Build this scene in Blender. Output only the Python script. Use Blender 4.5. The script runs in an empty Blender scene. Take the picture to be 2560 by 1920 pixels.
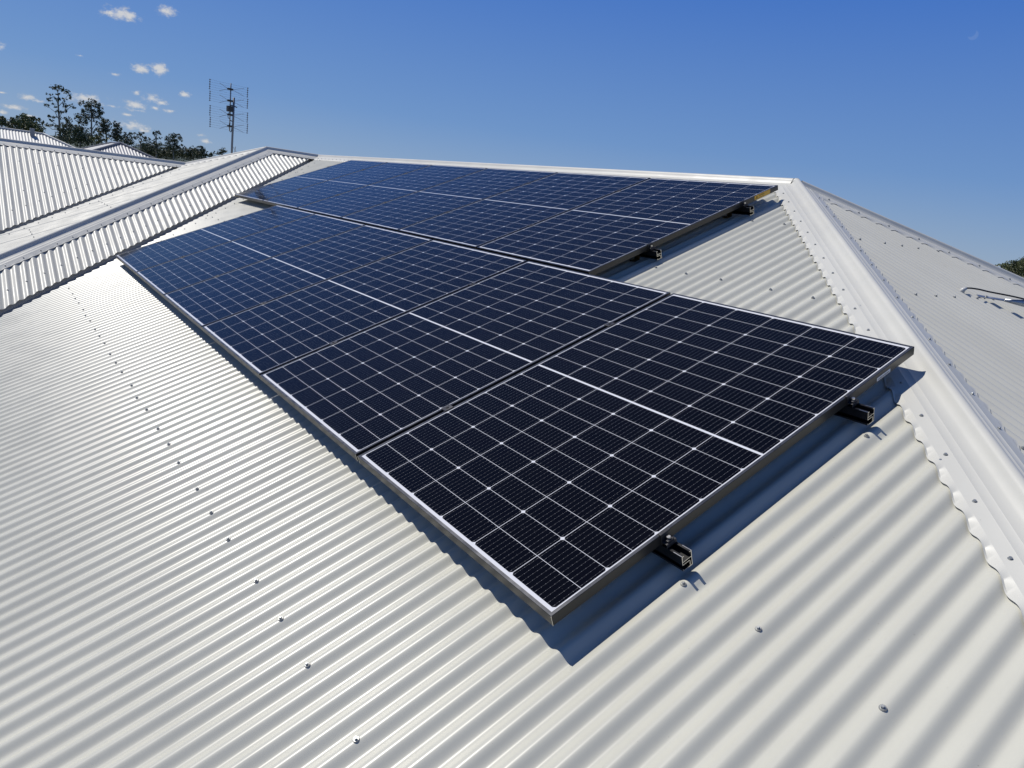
import bpy, bmesh, math, random
from mathutils import Vector, Matrix
random.seed(7)
V3 = Vector
C = bpy.context.scene.collection
sc = bpy.context.scene

# ------------------------------------------------------------------ camera
CAM = V3((1.09756465, -1.07884306, 0.95698682))
RIGHT = V3((0.58875007, 0.79864153, 0.12467985))
DOWN = V3((0.26940293, -0.04844839, -0.9618081))
FWD = V3((-0.76209935, 0.5998537, -0.24368036))
F = 1743.78                                   # focal length in pixels of a 2560 px wide frame
cd = bpy.data.cameras.new('camera'); cam = bpy.data.objects.new('camera', cd); C.objects.link(cam)
cd.sensor_width = 36.0; cd.lens = F / 2560 * 36; cd.clip_start = 0.02; cd.clip_end = 20000
m = Matrix.Identity(4)
for i in range(3):
    m[i][0] = RIGHT[i]; m[i][1] = -DOWN[i]; m[i][2] = -FWD[i]; m[i][3] = CAM[i]
cam.matrix_world = m
sc.camera = cam
def ray(px, py):
    return (FWD + RIGHT * ((px - 1280) / F) + DOWN * ((py - 960) / F)).normalized()

# ------------------------------------------------------------------ light
SUN = V3((-0.525, -0.244, 0.815)).normalized()
EL = math.asin(SUN.z); AZ = math.atan2(SUN.x, SUN.y)
sl = bpy.data.lights.new('sun', 'SUN'); sl.energy = 4.3; sl.angle = math.radians(0.53); sl.color = (1.0, 0.955, 0.875)
so = bpy.data.objects.new('sun', sl); C.objects.link(so)
so.rotation_euler = SUN.to_track_quat('Z', 'Y').to_euler(); so.location = (-20, -8, 25)
sc.view_settings.view_transform = 'Standard'; sc.view_settings.look = 'None'
sc.view_settings.exposure = 0.0; sc.view_settings.gamma = 1.0
sc.cycles.max_bounces = 8
try: sc.cycles.use_denoising = True
except Exception: pass

# ------------------------------------------------------------------ node helpers
class NX:
    """socket wrapper so that node maths can be written as expressions"""
    def __init__(s, nt, sock): s.nt = nt; s.k = sock
    def _m(s, op, o=None, o2=None):
        n = s.nt.nodes.new('ShaderNodeMath'); n.operation = op
        s.nt.links.new(s.k, n.inputs[0])
        for i, v in ((1, o), (2, o2)):
            if v is None: continue
            if isinstance(v, NX): s.nt.links.new(v.k, n.inputs[i])
            else: n.inputs[i].default_value = v
        return NX(s.nt, n.outputs[0])
    def __add__(s, o): return s._m('ADD', o)
    def __sub__(s, o): return s._m('SUBTRACT', o)
    def __mul__(s, o): return s._m('MULTIPLY', o)
    def __truediv__(s, o): return s._m('DIVIDE', o)
    def abs(s): return s._m('ABSOLUTE')
    def fract(s): return s._m('FRACT')
    def lt(s, o): return s._m('LESS_THAN', o)
    def gt(s, o): return s._m('GREATER_THAN', o)
    def mx(s, o): return s._m('MAXIMUM', o)
    def mn(s, o): return s._m('MINIMUM', o)
    def rsub(s, c): return (s * -1.0) + c
    def sqrt(s): return s._m('SQRT')
def smooth(nt, v, a, b, lo=0.0, hi=1.0):
    n = nt.nodes.new('ShaderNodeMapRange'); n.interpolation_type = 'SMOOTHSTEP'
    nt.links.new(v.k if isinstance(v, NX) else v, n.inputs[0])
    n.inputs[1].default_value = a; n.inputs[2].default_value = b
    n.inputs[3].default_value = lo; n.inputs[4].default_value = hi
    return NX(nt, n.outputs[0])
def mixc(nt, f, a, b):
    n = nt.nodes.new('ShaderNodeMix'); n.data_type = 'RGBA'
    if isinstance(f, NX): nt.links.new(f.k, n.inputs[0])
    else: n.inputs[0].default_value = f
    for i, v in ((6, a), (7, b)):
        if isinstance(v, (tuple, list)): n.inputs[i].default_value = (*v, 1) if len(v) == 3 else v
        else: nt.links.new(v, n.inputs[i])
    return n.outputs[2]
def mat(name, col, rough=0.5, metal=0.0, spec=0.5):
    M = bpy.data.materials.new(name); M.use_nodes = True
    b = M.node_tree.nodes['Principled BSDF']
    b.inputs['Base Color'].default_value = (*col, 1); b.inputs['Roughness'].default_value = rough
    b.inputs['Metallic'].default_value = metal; b.inputs['Specular IOR Level'].default_value = spec
    return M
def noise(nt, scale, detail=3, vec=None, rough=0.5):
    n = nt.nodes.new('ShaderNodeTexNoise'); n.inputs['Scale'].default_value = scale
    n.inputs['Detail'].default_value = detail; n.inputs['Roughness'].default_value = rough
    if vec is not None: nt.links.new(vec, n.inputs['Vector'])
    return n
def vary(M, scale, amt, rough_amt=0.0, bump=0.0, bscale=None):
    """gentle procedural mottling, roughness variation and bump"""
    nt = M.node_tree; b = nt.nodes['Principled BSDF']
    tc = nt.nodes.new('ShaderNodeTexCoord')
    n = noise(nt, scale, 4, tc.outputs['Object'])
    base = tuple(b.inputs['Base Color'].default_value)[:3]
    f = smooth(nt, n.outputs[0], 0.3, 0.7)
    nt.links.new(mixc(nt, f, tuple(x * (1 - amt) for x in base), tuple(min(1, x * (1 + amt)) for x in base)), b.inputs['Base Color'])
    if rough_amt:
        r = b.inputs['Roughness'].default_value
        nt.links.new(smooth(nt, n.outputs[0], 0.3, 0.7, r - rough_amt, r + rough_amt).k, b.inputs['Roughness'])
    if bump:
        n2 = noise(nt, bscale or scale, 3, tc.outputs['Object'])
        bp = nt.nodes.new('ShaderNodeBump'); bp.inputs['Strength'].default_value = 1.0; bp.inputs['Distance'].default_value = bump
        nt.links.new(n2.outputs[0], bp.inputs['Height']); nt.links.new(bp.outputs[0], b.inputs['Normal'])
    return M

# ------------------------------------------------------------------ sky with small fair-weather clouds and a day moon
w = bpy.data.worlds.new('World'); sc.world = w; w.use_nodes = True
nt = w.node_tree; nt.nodes.clear()
out = nt.nodes.new('ShaderNodeOutputWorld'); bg = nt.nodes.new('ShaderNodeBackground')
sky = nt.nodes.new('ShaderNodeTexSky'); sky.sky_type = 'NISHITA'; sky.sun_disc = False
sky.sun_elevation = EL; sky.sun_rotation = AZ; sky.altitude = 100; sky.air_density = 1.0; sky.dust_density = 0.0; sky.ozone_density = 2.0
bg.inputs['Strength'].default_value = 0.055
tc = nt.nodes.new('ShaderNodeTexCoord'); dirv = tc.outputs['Generated']
def vdot(vec, c):
    n = nt.nodes.new('ShaderNodeVectorMath'); n.operation = 'DOT_PRODUCT'
    nt.links.new(vec, n.inputs[0]); n.inputs[1].default_value = c
    return NX(nt, n.outputs['Value'])
clouds = [(1380,160,150,62,1),(1500,185,95,50,1),(1270,150,90,35,.8),(1925,125,88,52,1),(1625,795,85,45,1),(1840,800,85,60,1),(10,540,65,50,.8),
 (925,640,42,16,.5),(1320,855,60,22,.5),(320,1120,90,38,.75),(440,1165,75,26,.7),(980,1130,190,55,.85),
 (1570,1070,45,28,.6),(1750,1140,95,48,.9),(1860,1185,70,28,.8),(1560,1210,110,48,.9),(1590,1275,90,18,.6),(1780,1240,55,28,.6),(2140,1090,60,30,.85),
 (1960,1280,65,26,.55),(1310,1225,70,20,.6),(1470,1320,80,18,.5),(1540,1450,140,48,.9),(1650,1500,70,22,.6),(170,1240,110,34,.6),(30,1290,55,26,.75),
 (20,1065,55,14,.6),(300,1330,140,22,.4),(2360,1625,95,28,.6),(2330,1560,55,22,.35)]
acc = None
for cx, cy, rx, ry, dens in clouds:
    px, py = cx * .217, cy * .217; rx *= 1.22; ry *= 1.22
    c = ray(px, py); e1 = (ray(px + 1, py + .13) - c) ; k1 = e1.length; e1.normalize()
    e2 = c.cross(e1).normalized()
    a = vdot(dirv, e1 / (k1 * rx * .217)) - c.dot(e1) / (k1 * rx * .217)
    b = vdot(dirv, e2 / (k1 * ry * .217)) - c.dot(e2) / (k1 * ry * .217)
    r = (a * a + b * b).sqrt().rsub(1.0)
    front = vdot(dirv, c).gt(0.9)
    v = r.mx(-1.0) + (dens - 1.0) * .55
    v = (v * front) - (front.rsub(1.0))
    acc = v if acc is None else acc.mx(v)
mp = nt.nodes.new('ShaderNodeMapping'); mp.inputs['Scale'].default_value = (1, 1, 1.7); nt.links.new(dirv, mp.inputs[0])
n1 = noise(nt, 85, 6, mp.outputs[0], 0.62); n2 = noise(nt, 240, 4, mp.outputs[0], 0.6)
den = acc + .14 + (NX(nt, n1.outputs[0]) - .5) * 3.0 + (NX(nt, n2.outputs[0]) - .5) * 1.0
cm = smooth(nt, den, -0.2, 1.15, 0, 0.9)
shade = smooth(nt, NX(nt, n2.outputs[0]) + acc * .4, 0.25, 0.8)
ccol = mixc(nt, shade, (8.0, 8.6, 9.4), (12.0, 12.0, 12.0))
hs = nt.nodes.new('ShaderNodeHueSaturation'); hs.inputs['Saturation'].default_value = 1.1; nt.links.new(sky.outputs[0], hs.inputs['Color'])
mu = nt.nodes.new('ShaderNodeMix'); mu.data_type = 'RGBA'; mu.blend_type = 'MULTIPLY'; mu.inputs[0].default_value = 1
nt.links.new(hs.outputs[0], mu.inputs[6]); mu.inputs[7].default_value = (.80, .90, 1.12, 1)
sz = nt.nodes.new('ShaderNodeSeparateXYZ'); nt.links.new(dirv, sz.inputs[0])
rp_ = nt.nodes.new('ShaderNodeValToRGB'); nt.links.new(sz.outputs[2], rp_.inputs[0])
el = rp_.color_ramp.elements; K_ = 1 / .055 / 12
stops = [(0, (.28, .40, .58)), (.10, (.155, .30, .60)), (.28, (.064, .19, .59)), (.45, (.04, .13, .45)), (1, (.038, .078, .21))]
el[0].position = 0; el[0].color = (*stops[0][1], 1); el[1].position = 1; el[1].color = (*stops[4][1], 1)
for p_, c__ in stops[1:4]:
    e_ = el.new(p_); e_.color = (*c__, 1)
gn = nt.nodes.new('ShaderNodeMix'); gn.data_type = 'RGBA'; gn.blend_type = 'MULTIPLY'; gn.inputs[0].default_value = 1
nt.links.new(rp_.outputs[0], gn.inputs[6]); gn.inputs[7].default_value = (1 / .055,) * 3 + (1,)
skyc = mixc(nt, .82, mu.outputs[2], gn.outputs[2])
col = mixc(nt, cm, skyc, ccol)
mc = ray(2433, 88); k = 1 / F
me1 = RIGHT * .8 - DOWN * .6; me1 = (me1 - mc * me1.dot(mc)).normalized(); me2 = mc.cross(me1)
def disc(c0, rr):
    a = vdot(dirv, me1) - c0.dot(me1); b = vdot(dirv, me2) - c0.dot(me2)
    return smooth(nt, (a * a + b * b).sqrt(), rr * .8, rr * 1.1, 1, 0)
mo = disc(mc, 9 * k) * (disc((mc - me2 * 7 * k), 8.5 * k).rsub(1.0)) * vdot(dirv, mc).gt(0.5) * .2
col = mixc(nt, mo, col, (4.5, 6.5, 11))
nt.links.new(col, bg.inputs['Color']); nt.links.new(bg.outputs[0], out.inputs[0])

# ------------------------------------------------------------------ object helpers
def tag(o, label=None, cat=None, group=None, kind=None):
    if label: o['label'] = label
    if cat: o['category'] = cat
    if group: o['group'] = group
    if kind: o['kind'] = kind
    return o
def empty(name, loc=(0, 0, 0)):
    o = bpy.data.objects.new(name, None); C.objects.link(o); o.location = loc; o.empty_display_size = .1; return o
def link(name, me, parent=None):
    o = bpy.data.objects.new(name, me); C.objects.link(o)
    if parent is not None: o.parent = parent
    return o
def mesh_obj(name, verts, faces, mats, parent=None, mi=None, smooth_=False):
    me = bpy.data.meshes.new(name); me.from_pydata([tuple(v) for v in verts], [], faces)
    for M in (mats if isinstance(mats, (list, tuple)) else [mats]): me.materials.append(M)
    if mi: me.polygons.foreach_set('material_index', mi)
    if smooth_: me.polygons.foreach_set('use_smooth', [True] * len(me.polygons))
    me.update(); me.validate()
    return link(name, me, parent)
class MB:
    def __init__(s): s.v = []; s.f = []; s.m = []
    def quad(s, a, b, c, d, mi=0):
        n = len(s.v); s.v += [V3(a), V3(b), V3(c), V3(d)]; s.f.append((n, n + 1, n + 2, n + 3)); s.m.append(mi)
    def box(s, lo, hi, mi=0, fr=None):
        """fr: optional (origin, ax, ay, az) frame"""
        n = len(s.v)
        for z in (lo[2], hi[2]):
            for x, y in ((lo[0], lo[1]), (hi[0], lo[1]), (hi[0], hi[1]), (lo[0], hi[1])):
                p = V3((x, y, z))
                if fr: p = fr[0] + fr[1] * x + fr[2] * y + fr[3] * z
                s.v.append(p)
        for f in ((0, 3, 2, 1), (4, 5, 6, 7), (0, 1, 5, 4), (1, 2, 6, 5), (2, 3, 7, 6), (3, 0, 4, 7)):
            s.f.append(tuple(n + i for i in f)); s.m.append(mi)
    def tube(s, pts, r, seg=8, mi=0, cap=True):
        pts = [V3(p) for p in pts]; rr = r if isinstance(r, (list, tuple)) else [r] * len(pts)
        n0 = len(s.v); up = None
        for i, p in enumerate(pts):
            d = (pts[min(i + 1, len(pts) - 1)] - pts[max(i - 1, 0)]).normalized()
            if up is None: up = d.orthogonal().normalized()
            a = (up - d * up.dot(d)).normalized(); b = d.cross(a); up = a
            for k in range(seg):
                t = 2 * math.pi * k / seg; s.v.append(p + (a * math.cos(t) + b * math.sin(t)) * rr[i])
        for i in range(len(pts) - 1):
            for k in range(seg):
                a = n0 + i * seg + k; b = n0 + i * seg + (k + 1) % seg
                s.f.append((a, b, b + seg, a + seg)); s.m.append(mi)
        if cap:
            s.f.append(tuple(n0 + k for k in range(seg))[::-1]); s.m.append(mi)
            e = n0 + (len(pts) - 1) * seg; s.f.append(tuple(e + k for k in range(seg))); s.m.append(mi)
    def extrude(s, poly, y0, y1, fn, mi=0, mcap=0):
        """poly of 2D points; fn(px, py, y) -> Vector"""
        n = len(s.v); k = len(poly)
        for y in (y0, y1):
            for a, b in poly: s.v.append(fn(a, b, y))
        for i in range(k):
            j = (i + 1) % k; s.f.append((n + i, n + j, n + k + j, n + k + i)); s.m.append(mi)
        s.f.append(tuple(n + i for i in range(k))[::-1]); s.m.append(mcap)
        s.f.append(tuple(n + k + i for i in range(k))); s.m.append(mcap)
    def build(s, name, mats, parent=None, sm=False, bevel=0):
        o = mesh_obj(name, s.v, s.f, mats, parent, s.m, sm)
        if bevel:
            b = o.modifiers.new('b', 'BEVEL'); b.width = bevel; b.segments = 2; b.limit_method = 'ANGLE'
        return o

# ------------------------------------------------------------------ materials
def roof_material(name, base, rough, axis=None):
    M = mat(name, base, rough, 0, .36); nt = M.node_tree; b = nt.nodes['Principled BSDF']
    tc = nt.nodes.new('ShaderNodeTexCoord')
    n = noise(nt, 1.7, 5, tc.outputs['Object'], .6)
    f = smooth(nt, n.outputs[0], .3, .72)
    c = mixc(nt, f, tuple(x * .955 for x in base), tuple(x * 1.02 for x in base))
    # water marks drawn out down the slope (world Y / X) and small dirt specks
    sp = noise(nt, 95, 2, tc.outputs['Object'], .5)
    spm = smooth(nt, sp.outputs[0], .765, .80) * .45
    c = mixc(nt, spm, c, (.20, .18, .15))
    sp2 = noise(nt, 23, 2, tc.outputs['Object'], .5)
    c = mixc(nt, smooth(nt, sp2.outputs[0], .70, .80) * .10, c, (.36, .33, .28))
    vo = nt.nodes.new('ShaderNodeTexVoronoi'); vo.inputs['Scale'].default_value = 7.0; nt.links.new(tc.outputs['Object'], vo.inputs['Vector'])
    vs2 = nt.nodes.new('ShaderNodeSeparateColor'); nt.links.new(vo.outputs['Color'], vs2.inputs[0])
    spk = NX(nt, vo.outputs['Distance']).lt(NX(nt, vs2.outputs[0])._m('POWER', 6.0) * .028) * .75
    c = mixc(nt, spk, c, (.10, .085, .06))
    if axis is not None:          # each 762 mm sheet its own faint tone, and faint run-off streaks down the slope
        sx = nt.nodes.new('ShaderNodeSeparateXYZ'); nt.links.new(tc.outputs['Object'], sx.inputs[0])
        fl = ((NX(nt, sx.outputs[axis]) + .136) / .762)._m('FLOOR')
        wn = nt.nodes.new('ShaderNodeTexWhiteNoise'); wn.noise_dimensions = '1D'; nt.links.new(fl.k, wn.inputs['W'])
        c = mixc(nt, NX(nt, wn.outputs['Value']) * .07, c, tuple(x * .72 for x in base))
        mpg = nt.nodes.new('ShaderNodeMapping'); mpg.inputs['Scale'].default_value = (26, .8, .8) if axis == 0 else (.8, 26, .8)
        nt.links.new(tc.outputs['Object'], mpg.inputs[0]); ns = noise(nt, 1.0, 4, mpg.outputs[0], .6)
        c = mixc(nt, smooth(nt, ns.outputs[0], .52, .78) * .13, c, (.30, .29, .25))
        n6 = noise(nt, 9, 5, tc.outputs['Object'], .7); c = mixc(nt, smooth(nt, n6.outputs[0], .60, .75) * .08, c, (.28, .26, .22))
    nt.links.new(c, b.inputs['Base Color'])
    n3 = noise(nt, 6, 4, tc.outputs['Object'])
    nt.links.new(smooth(nt, n3.outputs[0], .3, .7, rough - .03, rough + .06).k, b.inputs['Roughness'])
    n4 = noise(nt, 3.1, 2, tc.outputs['Object']); n5 = noise(nt, 420, 2, tc.outputs['Object'])
    h = NX(nt, n4.outputs[0]) * 1.2
    if axis is None:
        bp = nt.nodes.new('ShaderNodeBump'); bp.inputs['Distance'].default_value = .006
        nt.links.new(h.k, bp.inputs['Height']); nt.links.new(bp.outputs[0], b.inputs['Normal'])
    return M
ROOF = roof_material('painted_steel', (.505, .50, .438), .31, 0)
ROOFE = roof_material('painted_steel_end', (.50, .495, .44), .52, 0)
ROOFY = roof_material('painted_steel_hip', (.525, .518, .462), .41, 1)
CAPM = roof_material('painted_steel_flashing', (.535, .529, .483), .42)
TRAY = roof_material('valley_steel_shaded', (.38, .38, .36), .4)  # tray colour darkened to deepen the shadow in the valley gap
SCREW = vary(mat('screw_zinc', (.42, .43, .42), .38, .75), 60, .2)
WASH = mat('screw_washer', (.22, .22, .21), .6)
FRAME = vary(mat('anodised_black', (.036, .035, .034), .33, .4), 12, .15, .05)
LIP = vary(mat('frame_lip_sky_sheen', (.095, .097, .105), .28, .6), 14, .12, .04)  # lighter copy of the frame black; sky reflection put into the lip colour
CLAMP = vary(mat('clamp_black', (.035, .035, .04), .42, .4), 40, .2, .06)
RAILM = vary(mat('rail_black', (.012, .012, .013), .4, .35), 30, .2, .05)
CUT = mat('cut_aluminium', (.72, .70, .66), .3, 1.0)
BACK = mat('backsheet_white', (.65, .65, .66), .5)
GALV = vary(mat('galvanised_tube', (.40, .42, .44), .38, .8), 25, .2, .1)
CABLE = mat('black_cable', (.015, .015, .016), .45)
BLACKP = mat('black_plastic', (.02, .02, .022), .5)
DARKAL = mat('dark_aluminium', (.16, .17, .19), .45, .6)
YEL = mat('label_yellow', (.72, .40, .03), .45)
INK = mat('label_ink', (.03, .025, .02), .6)
STICK = mat('label_white', (.75, .75, .76), .4)
BRASS = mat('brown_strap', (.09, .06, .025), .5, .3)
BRICK = vary(mat('render_wall', (.48, .45, .40), .8), 5, .1, 0, .003, 60)
GUT = mat('gutter_paint', (.50, .50, .48), .4)

PW, PL, PG, PH = 1.134, 1.722, 0.020, 0.032      # panel width, length, gap, frame depth
def cell_material():
    M = mat('solar_cells', (.01, .01, .02), .07); nt = M.node_tree; b = nt.nodes['Principled BSDF']
    tc = nt.nodes.new('ShaderNodeTexCoord'); sx = nt.nodes.new('ShaderNodeSeparateXYZ'); nt.links.new(tc.outputs['Object'], sx.inputs[0])
    X = NX(nt, sx.outputs[0]) - PW / 2; Y = NX(nt, sx.outputs[1]) - PL / 2
    px, py = .1842, .0928
    tx = X / px + 3.0; fx = tx.fract(); ex = ((fx - .5).abs().rsub(.5)) * px - .0009
    s = Y.abs() - .0042; ty = s / py; ey = ((ty.fract() - .5).abs().rsub(.5)) * py - .00075
    t2 = ((ty + 1.0) * .5).fract(); e2 = ((t2 - .5).abs().rsub(.5)) * (2 * py) - .00085
    inside = X.abs().lt(3 * px) * s.gt(0.0) * ty.lt(9.0)
    cell = ex.gt(0.0) * ey.gt(0.0) * (ex + e2).gt(.0068) * inside
    bb = ((tx * 10.0).fract() - .5).abs() * (px / 10)
    bus = bb.lt(.00022) * .30
    dots = bb.lt(.00060) * (((Y / .0155).fract() - .5).abs() * .0155).lt(.0007) * .7
    tips = bb.lt(.00032) * ey.lt(.0085) * .55
    lines = bus.mx(dots).mx(tips) * cell
    n = noise(nt, 3.0, 2, tc.outputs['Object'])
    base = mixc(nt, NX(nt, n.outputs[0]), (.0024, .0025, .0042), (.0036, .0038, .0062))
    # each cell has its own slight tone
    cidx = nt.nodes.new('ShaderNodeCombineXYZ'); nt.links.new(tx._m('FLOOR').k, cidx.inputs[0]); nt.links.new((Y / py)._m('FLOOR').k, cidx.inputs[1])
    wn = nt.nodes.new('ShaderNodeTexWhiteNoise'); wn.noise_dimensions = '3D'; nt.links.new(cidx.outputs[0], wn.inputs['Vector'])
    base = mixc(nt, NX(nt, wn.outputs['Value']) * .5, base, (.0022, .0024, .005))
    c = mixc(nt, lines, base, (.42, .43, .46))
    c = mixc(nt, cell, (.62, .63, .66), c)
    dn = noise(nt, 300, 1, tc.outputs['Object']); dust = smooth(nt, dn.outputs[0], .80, .84) * .35
    c = mixc(nt, dust, c, (.5, .5, .5))
    nt.links.new(c, b.inputs['Base Color'])
    b.inputs['Specular IOR Level'].default_value = .12; b.inputs['IOR'].default_value = 1.45
    nr = noise(nt, 5, 3, tc.outputs['Object'])
    nt.links.new(smooth(nt, nr.outputs[0], .3, .7, .045, .10).k, b.inputs['Roughness'])
    return M
CELLS = cell_material()

# ------------------------------------------------------------------ roof geometry
PIT = math.radians(22.374); c_, s_, T = math.cos(PIT), math.sin(PIT), math.tan(PIT)
AX, VX, YR, ZR = -1.8937, -10.9264, 3.6029, 1.3750      # apex x, valley top x, ridge y, ridge z (crest level)
P1Y = YR - .8875; QX, QY, QZ = VX - .99, P1Y - .99, ZR - .99 * T
ZE = -1.25
BM = (ZR - ZE) / s_                                       # slope length ridge to eave
CP = .0762; AMP = .0160
UP = V3((0, 0, 1))
N_MAIN = V3((0, -s_, c_)); D_MAIN = V3((0, -c_, -s_))
N_XP = V3((s_, 0, c_)); D_XP = V3((c_, 0, -s_))
N_XN = V3((-s_, 0, c_)); D_XN = V3((-c_, 0, -s_))
N_YP = V3((0, s_, c_)); D_YP = V3((0, c_, -s_))
AXX, AXY = V3((1, 0, 0)), V3((0, 1, 0))
def corr(a, a0):
    """height below crest of the corrugation"""
    return -AMP * .5 * (1 - math.cos(2 * math.pi * (a - a0) / CP))

house = tag(empty('house', (0, 0, -3.9)), 'house under the large off-white corrugated steel roof that carries the solar panels', 'house')
HL = V3((0, 0, 3.9))
LAPH = {'main': .0004}
def sheet(name, org, ax, dn, n, a_lo, a_hi, ftop, fbot, a0, spc=12, lap=True, label=None, M=None, parent=None, off=None, pitch=CP):
    org = V3(org) + (HL if off is None else off); vs = []; fs = []
    step = pitch / spc; k0 = math.floor((a_lo - a0) / step); k1 = math.ceil((a_hi - a0) / step)
    prev = None; lift = 0
    def col(a, dz):
        bt, bb = ftop(a), fbot(a)
        if bb - bt < .002: return None
        h = -AMP * .5 * (pitch / CP) * (1 - math.cos(2 * math.pi * (a - a0) / pitch)) + dz
        n0 = len(vs)
        for q in (0, .5, 1): vs.append(org + ax * a + dn * (bt + (bb - bt) * q) + n * h)
        return n0
    for k in range(k0, k1 + 1):
        a = a0 + k * step
        islap = lap and (k % (10 * spc) == 2)
        cur = col(a, 0)
        if prev is not None and cur is not None:
            for q in (0, 1): fs.append((prev + q, cur + q, cur + q + 1, prev + q + 1))
        if islap and cur is not None:                     # overlapping edge of the next sheet: a 1.2 mm step
            e = col(a + .0002, -.0005); fs.append((cur, e, e + 1, cur + 1)); fs.append((cur + 1, e + 1, e + 2, cur + 2))
            g = col(a + step * .9, -.0002)
            if g is not None:
                fs.append((e, g, g + 1, e + 1)); fs.append((e + 1, g + 1, g + 2, e + 2))
                vs_ = None
                prev = g; continue
        prev = cur
    # faces may wind either way; make them face along n
    v = [V3(x) for x in vs]
    if fs:
        f = fs[len(fs) // 2]; nn = (v[f[1]] - v[f[0]]).cross(v[f[2]] - v[f[0]])
        if nn.dot(n) < 0: fs = [tuple(reversed(f)) for f in fs]
    o = mesh_obj(name, vs, fs, [M or (ROOF if abs(ax.x) > .5 else ROOFY)], house if parent is None else parent, None, True)
    if label: o['label'] = label
    return o

GAP = .075
g = GAP / c_
main = sheet('roof_sheet', (0, YR, ZR), AXX, D_MAIN, N_MAIN, VX + .02, AX + BM * c_,
             lambda a: max(.03, (a - AX) / c_ + .02), lambda a: min(BM, (a - VX) / c_ - g), -.136, 14,
             lap=False, label='broad corrugated slope under the solar panels')
right = sheet('roof_sheet', (AX, 0, ZR), AXY, D_XP, N_XP, YR - BM * c_, YR + BM * c_,
              lambda a: abs(YR - a) / c_ + .02, lambda a: BM, .013, 14, lap=False, label='hip end slope at the right of the picture')
wing = sheet('roof_sheet', (VX, 0, ZR), AXY, D_XP, N_XP, YR - BM * c_ - .2, YR - .02,
             lambda a: max(.03, (P1Y - a) / c_ + .02), lambda a: min(BM, (YR - a) / c_ - g), .02, 12, label='narrow corrugated slope beyond the valley')
wingend = sheet('roof_sheet', (0, P1Y, ZR), AXX, D_MAIN, N_MAIN, QX + .02, VX + BM * c_,
                lambda a: abs(a - VX) / c_ + .02, lambda a: min(BM, (.99 + (a - VX + .99)) / c_ - g), .0, 10, M=ROOFE, label='hip end slope of the wing, seen at a low angle')
CBM = (QZ - ZE) / s_
cface = sheet('roof_sheet', (QX, 0, QZ), AXY, D_XP, N_XP, -9.0, QY - .02,
              lambda a: .03, lambda a: min(CBM, (QY - a) / c_ - g), .03, 12, label='corrugated slope at the far left')
# slopes that face away
sheet('roof_sheet', (0, YR, ZR), AXX, D_YP, N_YP, VX - BM * c_, AX + BM * c_, lambda a: max(.03, (a - AX) / c_ + .02, (VX - a) / c_ + .02), lambda a: BM, 0, 4, False)
sheet('roof_sheet', (VX, 0, ZR), AXY, D_XN, N_XN, QY, YR + BM * c_, lambda a: max(.03, (P1Y - a) / c_ + .02, (a - YR) / c_ + .02), lambda a: BM, 0, 4, False)
sheet('roof_sheet', (QX, 0, QZ), AXY, D_XN, N_XN, -9.0, QY + .3, lambda a: .03, lambda a: CBM, 0, 4, False)

# --- caps over hips and ridges
def surf_h(face, P):
    """corrugation depth under world point P for a given face"""
    kind, a0 = face
    a = P.x if kind == 'x' else P.y
    return corr(a, a0)
def cap(S, Eo, n1, n2, f1, f2, lip1=1.0, lip2=1.0, step=.012, wid=.165, label=None, rr=.024, off=None, M=None, parent=None, name='ridge_cap'):
    S, Eo = V3(S), V3(Eo); d = (Eo - S); Ln = d.length; d.normalize()
    def inplane(n, other):
        e = n.cross(d).normalized()
        # must point downhill away from the line on this face's side
        return e if e.dot(n) is not None and e.dot(V3((n.x, n.y, 0))) > 0 else -e
    e1, e2 = inplane(n1, n2), inplane(n2, n1)
    upv = (n1 + n2).normalized(); side = (e1 - e2); side = (side - d * side.dot(d) - upv * side.dot(upv)).normalized()
    prof = []
    for e, n, f, lip, sgn in ((e1, n1, f1, lip1, 1), (e2, n2, f2, lip2, -1)):
        row = [('lip', wid, e, n, f, lip), ('lip', wid - .006, e, n, f, lip * .97), ('p', e * (wid - .021) + n * .0038), ('p', e * (wid - .022) + n * .004), ('p', e * .105 + n * .004),
               ('p', e * .1035 + n * .0046), ('p', e * .102 + n * .004),
               ('p', e * .0765 + n * .0042), ('p', e * .075 + n * .0048), ('p', e * .0735 + n * .0042), ('p', e * .046 + n * .005), ('p', e * .036 + n * .0075)]
        prof.append(row)
    arc = []
    for i in range(9):
        t = math.radians(12 + 156 * i / 8); arc.append(('p', side * (rr * math.cos(t)) + upv * (.010 + rr * math.sin(t))))
    full = prof[0] + arc + prof[1][::-1]
    ns = max(2, int(Ln / step)); vs = []; fs = []; K = len(full)
    base = HL if off is None else off
    for i in range(ns + 1):
        o = S + d * (Ln * i / ns)
        for it in full:
            if it[0] == 'p': vs.append(o + it[1] + base)
            else:
                _, dd, e, n, f, lip = it; P = o + e * dd
                h = surf_h(f, P) if f else 0
                # the turned-down lip is also pushed outwards in the valleys, which scallops its edge
                dd2 = dd + (-h / AMP) * .004 * lip
                vs.append(o + e * dd2 + n * (.0035 + h * min(1, lip)) + base)
    for i in range(ns):
        for j in range(K - 1):
            a = i * K + j; fs.append((a, a + 1, a + K + 1, a + K))
    f = fs[K // 2]; nn = (vs[f[1]] - vs[f[0]]).cross(vs[f[2]] - vs[f[0]])
    if nn.dot(upv) < 0: fs = [tuple(reversed(f)) for f in fs]
    o = mesh_obj(name, vs, fs, [M or CAPM], house if parent is None else parent, None, True)
    sm = o.modifiers.new('s', 'EDGE_SPLIT'); sm.split_angle = math.radians(40)
    if label: o['label'] = label
    return o, e1, e2
A = V3((AX, YR, ZR)); HP = V3((1, -1, -T)); P1 = V3((VX, P1Y, ZR)); Q = V3((QX, QY, QZ)); P2 = V3((VX, YR, ZR))
K_E = BM * s_ / T
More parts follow.
